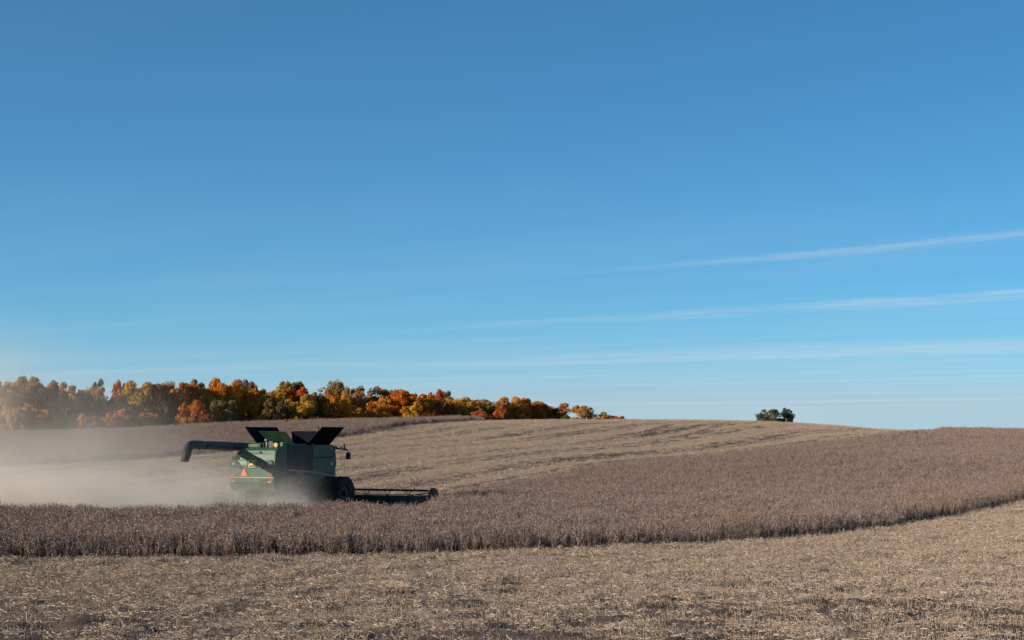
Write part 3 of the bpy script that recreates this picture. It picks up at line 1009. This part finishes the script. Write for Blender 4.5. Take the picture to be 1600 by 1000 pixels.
def crown_mesh(k, sparse=False):
    """unit crown: about 1 wide and 1 tall, standing on z = 0"""
    g = np.random.default_rng(500 + k)
    nb = 46 if not sparse else 36
    C, N, Sz = [], [], []
    peak = g.uniform(0.50, 0.66)
    cents = []
    for i in range(nb):
        z = 0.10 + 0.78 * g.random() ** 0.85 if not sparse else g.uniform(0.30, 0.90)
        rr = 0.42 * max(0.12, 1 - abs((z - peak * 0.85) / (0.62 if z > peak * 0.85 else 0.9)) ** 2.0) ** 0.5
        a = g.uniform(0, 6.283)
        q = rr * g.uniform(0.35, 1.0) ** 0.5
        br = g.uniform(0.09, 0.19) * (0.75 if z > 0.8 else 1)
        c = np.array([math.cos(a) * q, math.sin(a) * q, z])
        cents.append(c)
        m = int(g.integers(150, 230)) if not sparse else int(g.integers(70, 110))
        d = g.normal(size=(m, 3))
        d /= np.linalg.norm(d, axis=1, keepdims=True)
        rad = br * g.uniform(0.35, 1.05, m) ** 0.6
        p = c + d * rad[:, None] * np.array([1, 1, 0.62])
        C.append(p)
        N.append(d * 0.7 + g.normal(0, 0.45, (m, 3)) + np.array([0, 0, 0.35]))
        Sz.append(g.uniform(0.016, 0.036, m))
    C, N, Sz = np.concatenate(C), np.concatenate(N), np.concatenate(Sz)
    C[:, 2] = np.clip(C[:, 2], 0.02, None)
    N /= np.linalg.norm(N, axis=1, keepdims=True)
    v, q = leaf_cards(C, N, Sz, g)
    zt = np.quantile(v[:, 2], 0.996)
    v[:, 2] /= zt
    me = mesh_np('crown', v, q)
    me.materials.append(m_leaf)
    tb = MB()
    tb.tube([(0, 0, -0.02), (0.006, 0.004, 0.22), (-0.004, 0.01, 0.5), (0.005, 0.0, 0.8)], [0.030, 0.022, 0.014, 0.004], 7)
    for c in cents[::2]:
        b0 = max(0.12, c[2] * g.uniform(0.45, 0.75))
        tb.tube([(0, 0, b0), tuple(c * np.array([0.5, 0.5, 1]) + np.array([0, 0, -0.06 * c[2]])), tuple(c)], [0.011, 0.007, 0.002], 5)
    tm = bpy.data.meshes.new('trunk')
    tm.from_pydata(tb.v, [], tb.f)
    tm.materials.append(m_bark)
    return me, tm


CROWNS = [crown_mesh(k) for k in range(11)]
OPEN = [crown_mesh(40 + k, True) for k in range(4)]
TONE = dict(orange=(0.598, 0.202, 0.029), gold=(0.6, 0.31, 0.05), red=(0.54, 0.12, 0.035), rust=(0.38, 0.145, 0.042), olive=(0.34, 0.235, 0.055), brown=(0.399, 0.230, 0.100),
            green=(0.19, 0.155, 0.05), sage=(0.22, 0.19, 0.085), yellow=(0.68, 0.37, 0.045), rose=(0.52, 0.17, 0.075), tan=(0.522, 0.307, 0.131), dark=(0.2, 0.125, 0.06), teal=(0.072, 0.111, 0.078))
CAMP = math.atan(169 / 2700)


def line_of(u, v):
    """slope of the sight line through a place in the view, to set out the wood in metres"""
    bb = (500 - v) / 2700
    yy = math.cos(CAMP) - bb * math.sin(CAMP)
    return (u - 800) / 2700 / yy, (math.sin(CAMP) + bb * math.cos(CAMP)) / yy


def tree(kind, u, wpx, vtop, tone, tone2, row, label, cat='tree', group='trees along the edge of the autumn wood', opened=False, dist=None):
    if u > 880 and dist is None:
        dist = 372
    d = dist or (432 + 0.085 * u + (-9, 0, 13, 24)[row])
    ax_, az_ = line_of(u, vtop)
    x = ax_ * d
    base = float(hill(x, d)) - 0.15
    H = max(1.2, 4.75 + az_ * d - base)
    W = wpx / 2700 * d * (1.25 if u < 730 else 1.5 if u < 880 else 1.05)
    o = empty(kind, (x, d, base), random.uniform(0, 6.283))
    cm, tm = random.choice(OPEN if opened else CROWNS)
    for nm, me in (('trunk', tm), ('crown', cm)):
        c = bpy.data.objects.new(nm, me)
        COL.objects.link(c)
        c.parent = o
        c.scale = (W, W, H)
        if nm == 'crown':
            c['leaf_tone'] = TONE[tone]
            c['leaf_tone_two'] = TONE[tone2]
    tag(o, label, cat, group)
    return o


B, F0, M, BK = 0, 1, 2, 3   # front saplings, edge, second, back
TREES = [
    (8, 50, 596, 'tan', 'gold', F0, 'dusty golden-tan tree cut by the left edge of the picture'),
    (38, 46, 589, 'olive', 'brown', M, 'tall dusty olive-brown tree, highest at the far left of the wood'),
    (68, 46, 597, 'brown', 'rust', F0, 'dusty brown tree behind the small bright orange sapling at left'),
    (98, 44, 598, 'brown', 'rose', M, 'dusty rose-brown tree left of the tufted dark-topped one', 1),
    (72, 24, 641, 'orange', 'gold', B, 'small bright orange sapling at the foot of the dusty wood'),
    (30, 30, 636, 'brown', 'tan', B, 'low dusty brown tree at the foot of the tall olive-brown one'),
    (112, 40, 612, 'tan', 'brown', F0, 'dusty tan tree midway between the orange sapling and the red crown'),
    (140, 46, 606, 'tan', 'olive', F0, 'dusty tan-olive tree in front of the tufted dark-topped one'),
    (150, 34, 593, 'green', 'dark', M, 'tree with tufted dark green top above the dusty wood', 1),
    (168, 44, 622, 'brown', 'tan', F0, 'brown tree standing below and left of the red crown'),
    (180, 36, 640, 'rust', 'orange', B, 'low rusty orange tree left of the broad olive-gold one'),
    (135, 30, 648, 'orange', 'tan', B, 'low pale orange tree at the field edge inside the dust'),
    (192, 28, 596, 'red', 'rose', M, 'scarlet crown standing out on the left of the wood'),
    (216, 54, 598, 'olive', 'gold', F0, 'broad olive and gold tree right of the scarlet crown'),
    (246, 46, 600, 'rust', 'olive', F0, 'rust-brown tree right of the broad olive and gold one'),
    (232, 30, 645, 'rust', 'orange', B, 'low rusty tree at the foot of the olive and gold one'),
    (268, 40, 597, 'brown', 'brown', BK, 'thin brown crown on the skyline left of the bright orange top', 1),
    (286, 46, 600, 'orange', 'rust', F0, 'tree with bright orange top above the auger spout'),
    (300, 38, 627, 'orange', 'rust', B, 'orange tree in front of the bright orange-topped one'),
    (306, 44, 594, 'brown', 'dark', BK, 'bare-twigged brown crown behind the bright orange top', 1),
    (318, 30, 607, 'orange', 'gold', F0, 'narrow orange-gold tree between the orange top and the golden tree'),
    (327, 36, 597, 'dark', 'brown', BK, 'dark brown crown behind the narrow orange-gold tree'),
    (353, 44, 593, 'gold', 'orange', F0, 'tall golden tree above the grey-green one'),
    (350, 40, 626, 'sage', 'green', B, 'low grey-green tree below the tall golden one'),
    (332, 26, 640, 'rust', 'orange', B, 'low rust tree left of the grey-green one'),
    (383, 34, 595, 'dark', 'rust', BK, 'dark reddish crown behind and right of the tall golden tree'),
    (388, 44, 606, 'orange', 'gold', F0, 'orange-gold tree just above the left tank flap'),
    (420, 50, 605, 'gold', 'olive', F0, 'golden-olive tree directly above the harvester, left of the red-orange one'),
    (432, 36, 624, 'dark', 'green', B, 'low blackish green tree left of the red-orange one'),
    (406, 20, 650, 'gold', 'olive', B, 'small golden bush at the foot of the golden-olive tree'),
    (456, 40, 597, 'green', 'brown', BK, 'dark green-brown crown rising behind the red-orange tree'),
    (458, 46, 607, 'red', 'orange', F0, 'red-orange tree above the open grain tank'),
    (468, 46, 617, 'gold', 'olive', B, 'gold-green tree in front of the red-orange one'),
    (488, 36, 618, 'dark', 'green', F0, 'very dark tree right of the gold-green one'),
    (503, 38, 610, 'brown', 'orange', M, 'brown-orange tree behind and right of the very dark one'),
    (527, 46, 596, 'olive', 'brown', BK, 'tall open-crowned olive tree on the skyline above the right tank flap', 'o'),
    (522, 50, 617, 'gold', 'orange', F0, 'golden-orange tree above the right tank flap'),
    (551, 34, 607, 'brown', 'tan', M, 'pale brown tree between the two tall skyline trees'),
    (557, 20, 638, 'orange', 'gold', B, 'small bright orange tree right of the harvester'),
    (575, 44, 604, 'dark', 'olive', BK, 'tall dark open-crowned tree right of the harvester', 'o'),
    (573, 30, 622, 'rust', 'gold', M, 'rust-gold tree beneath the tall dark one'),
    (592, 42, 621, 'gold', 'orange', F0, 'golden tree right of the small bright orange one'),
    (612, 40, 609, 'olive', 'brown', BK, 'olive-brown crown behind the golden tree'),
    (630, 40, 611, 'red', 'orange', F0, 'flame red-orange tree mid-wood above the curved crop edge'),
    (652, 52, 612, 'orange', 'gold', F0, 'broad orange-gold tree right of the flame red-orange one'),
    (640, 30, 634, 'yellow', 'gold', B, 'low yellow-gold tree in front of the broad orange-gold one'),
    (680, 24, 610, 'red', 'rose', M, 'narrow scarlet tree right of the broad orange-gold one'),
    (695, 30, 612, 'dark', 'brown', BK, 'dark brown crown behind the narrow scarlet tree'),
    (692, 36, 627, 'rose', 'rust', F0, 'low rose-red tree below the dark brown crown'),
    (718, 40, 621, 'yellow', 'olive', F0, 'bright yellow tree on the right half of the wood'),
    (745, 42, 625, 'brown', 'rust', M, 'pale brown tree right of the bright yellow one'),
    (748, 24, 642, 'rose', 'orange', B, 'small pinkish red tree at the end of the hill crop'),
    (770, 44, 626, 'brown', 'olive', F0, 'grey-brown tree between the pinkish red and the tall golden one'),
    (783, 18, 631, 'rust', 'red', B, 'narrow red-brown tree left of the tall golden one'),
    (803, 38, 621, 'gold', 'orange', F0, 'tallest golden tree at the right end of the wood'),
    (826, 30, 627, 'olive', 'brown', M, 'olive tree right of the tall golden one'),
    (840, 26, 629, 'orange', 'red', F0, 'orange tree before the wood ends, left of the dark red one'),
    (862, 40, 630, 'rust', 'orange', F0, 'dark red-brown tree closing the wood before the gap'),
    (884, 16, 649, 'green', 'dark', F0, 'low dark green bush in the gap after the wood'),
    (909, 36, 634, 'gold', 'brown', F0, 'round golden-brown tree standing apart right of the gap'),
    (918, 18, 648, 'red', 'orange', B, 'small fiery red bush in front of the round golden-brown tree'),
    (937, 30, 644, 'gold', 'yellow', F0, 'low golden tree right of the fiery red bush'),
    (955, 18, 649, 'rust', 'orange', F0, 'small rust bush right of the low golden tree'),
    (968, 20, 650, 'gold', 'orange', F0, 'last low golden bush at the right tip of the tree line'),
]
for r_ in TREES:
    u, wp, vt, ta, tb2, row, lab = r_[:7]
    tree('deciduous_tree', u, wp, vt, ta, tb2, row, lab, opened=(len(r_) > 7))
tree('lone_tree', 1202, 46, 640, 'teal', 'sage', F0, 'wider grey-green tree of the lone pair on the bare skyline', group='lone pair of trees on the skyline', dist=335)
tree('lone_tree', 1231, 20, 638, 'teal', 'green', F0, 'narrower grey-green tree of the lone pair on the bare skyline', group='lone pair of trees on the skyline', dist=338)
tree('field_shrub', 447, 7, 655, 'orange', 'rust', F0, 'tiny orange shrub in the hill crop below the red-orange tree', 'shrub', 'shrubs in the crop', dist=246)

# the shaded inside of the wood, one mass
g = np.random.default_rng(77)
n = 70000
us = g.uniform(-40, 872, n)
top_u = [r_[0] for r_ in TREES if r_[5] != B]
top_v = [r_[2] for r_ in TREES if r_[5] != B]
od = np.argsort(top_u)
vt = np.interp(us, np.array(top_u)[od], np.array(top_v)[od]) + 9
dd = 460 + 0.085 * us + g.uniform(0, 14, n)
xx = (us - 800) / 2700 * dd
base = hill(xx, dd)
zt = 4.75 + (669 - vt) / 2700 * dd
zz = base + (np.maximum(zt - base, 1)) * g.uniform(0, 1, n)
nv = g.normal(size=(n, 3)) + np.array([0, -0.6, 0.3])
nv /= np.linalg.norm(nv, axis=1, keepdims=True)
v, q = leaf_cards(np.stack([xx, dd, zz], -1), nv, g.uniform(0.35, 0.75, n), g)
wm = mesh_np('inner_wood', v, q)
wm.materials.append(m_leaf)
wood = bpy.data.objects.new('inner_wood', wm)
COL.objects.link(wood)
wood['leaf_tone'] = TONE['tan']
wood['leaf_tone_two'] = TONE['rust']
tag(wood, 'brown inner thicket of the wood seen between the edge trees', 'wood', kind='stuff')

# ------------------------------------------------------------------ dust behind the machine
DX0, DX1, DY0, DY1, DZ1 = -85.0, -8.6, 88.6, 121.0, 13.0
dust = MB().box(DX0, DX1, DY0, DY1, 0.03, DZ1).build('dust_cloud', [])
tag(dust, 'pale dust and chaff drifting left from the rear of the harvester', 'dust', kind='stuff')
m_dust = bpy.data.materials.new('field_dust')
m_dust.use_nodes = True
t = NT(m_dust.node_tree)
t.n.clear()
pos = t.new('ShaderNodeTexCoord').outputs['Object']
sp = t.new('ShaderNodeSeparateXYZ')
t.put(sp.inputs[0], pos)
X, Y, Z = sp.outputs
trail = t.math('SUBTRACT', -10.2, X)                       # metres behind the front wheels
tp = t.math('MAXIMUM', trail, 0.0)
low_h = t.math('ADD', 0.95, t.math('MULTIPLY', t.math('MINIMUM', tp, 24.0), 0.062))
zz = t.math('DIVIDE', Z, low_h)
near_v = t.math('POWER', 2.718, t.math('MULTIPLY', t.math('POWER', zz, 1.6), -1.0))
yy = t.math('DIVIDE', t.math('SUBTRACT', Y, 95.5), t.math('ADD', 4.2, t.math('MULTIPLY', tp, 0.12)))
near_y = t.math('POWER', 2.718, t.math('MULTIPLY', t.math('MULTIPLY', yy, yy), -1.0))
start = t.ramp(trail, -0.6, 3.0)
stretched = t.new('ShaderNodeMapping')
stretched.inputs['Scale'].default_value = (0.20, 0.24, 0.42)
t.put(stretched.inputs['Vector'], pos)
puff = t.ramp(t.noise(stretched.outputs[0], 1.0, 4, 0.6), 0.36, 0.66, 0.06, 1.9)
fade = t.ramp(trail, 5.0, 40.0, 1.0, 0.19)
d_low = t.math('MULTIPLY', t.math('MULTIPLY', t.math('MULTIPLY', near_v, near_y), t.math('MULTIPLY', start, puff)), t.math('MULTIPLY', fade, 0.52))
hi_h = t.math('ADD', 1.2, t.math('MULTIPLY', tp, 0.36))
zh = t.math('DIVIDE', Z, hi_h)
hi_v = t.math('POWER', 2.718, t.math('MULTIPLY', t.math('POWER', zh, 3.0), -1.0))
stretched2 = t.new('ShaderNodeMapping')
stretched2.inputs['Scale'].default_value = (0.11, 0.12, 0.16)
stretched2.inputs['Location'].default_value = (4.0, 2.0, 1.0)
t.put(stretched2.inputs['Vector'], pos)
puff2 = t.ramp(t.noise(stretched2.outputs[0], 1.0, 3, 0.55), 0.36, 0.68, 0.10, 1.5)
d_hi = t.math('MULTIPLY', t.math('MULTIPLY', hi_v, t.ramp(trail, 5.0, 18.0)), t.math('MULTIPLY', puff2, 0.030))
edge = t.math('MULTIPLY', t.math('MULTIPLY', t.ramp(Y, DY0, DY0 + 2.2), t.ramp(Y, DY1 - 6, DY1, 1.0, 0.0)), t.math('MULTIPLY', t.ramp(Z, DZ1 - 3, DZ1, 1.0, 0.0), t.ramp(X, DX0, DX0 + 15)))
pv = t.new('ShaderNodeVolumePrincipled')
pv.inputs['Color'].default_value = (0.90, 0.825, 0.72, 1)
pv.inputs['Anisotropy'].default_value = 0.2
t.put(pv.inputs['Density'], t.math('MULTIPLY', t.math('ADD', d_low, d_hi), edge))
t.l.new(pv.outputs[0], t.new('ShaderNodeOutputMaterial').inputs['Volume'])
dust.data.materials.append(m_dust)
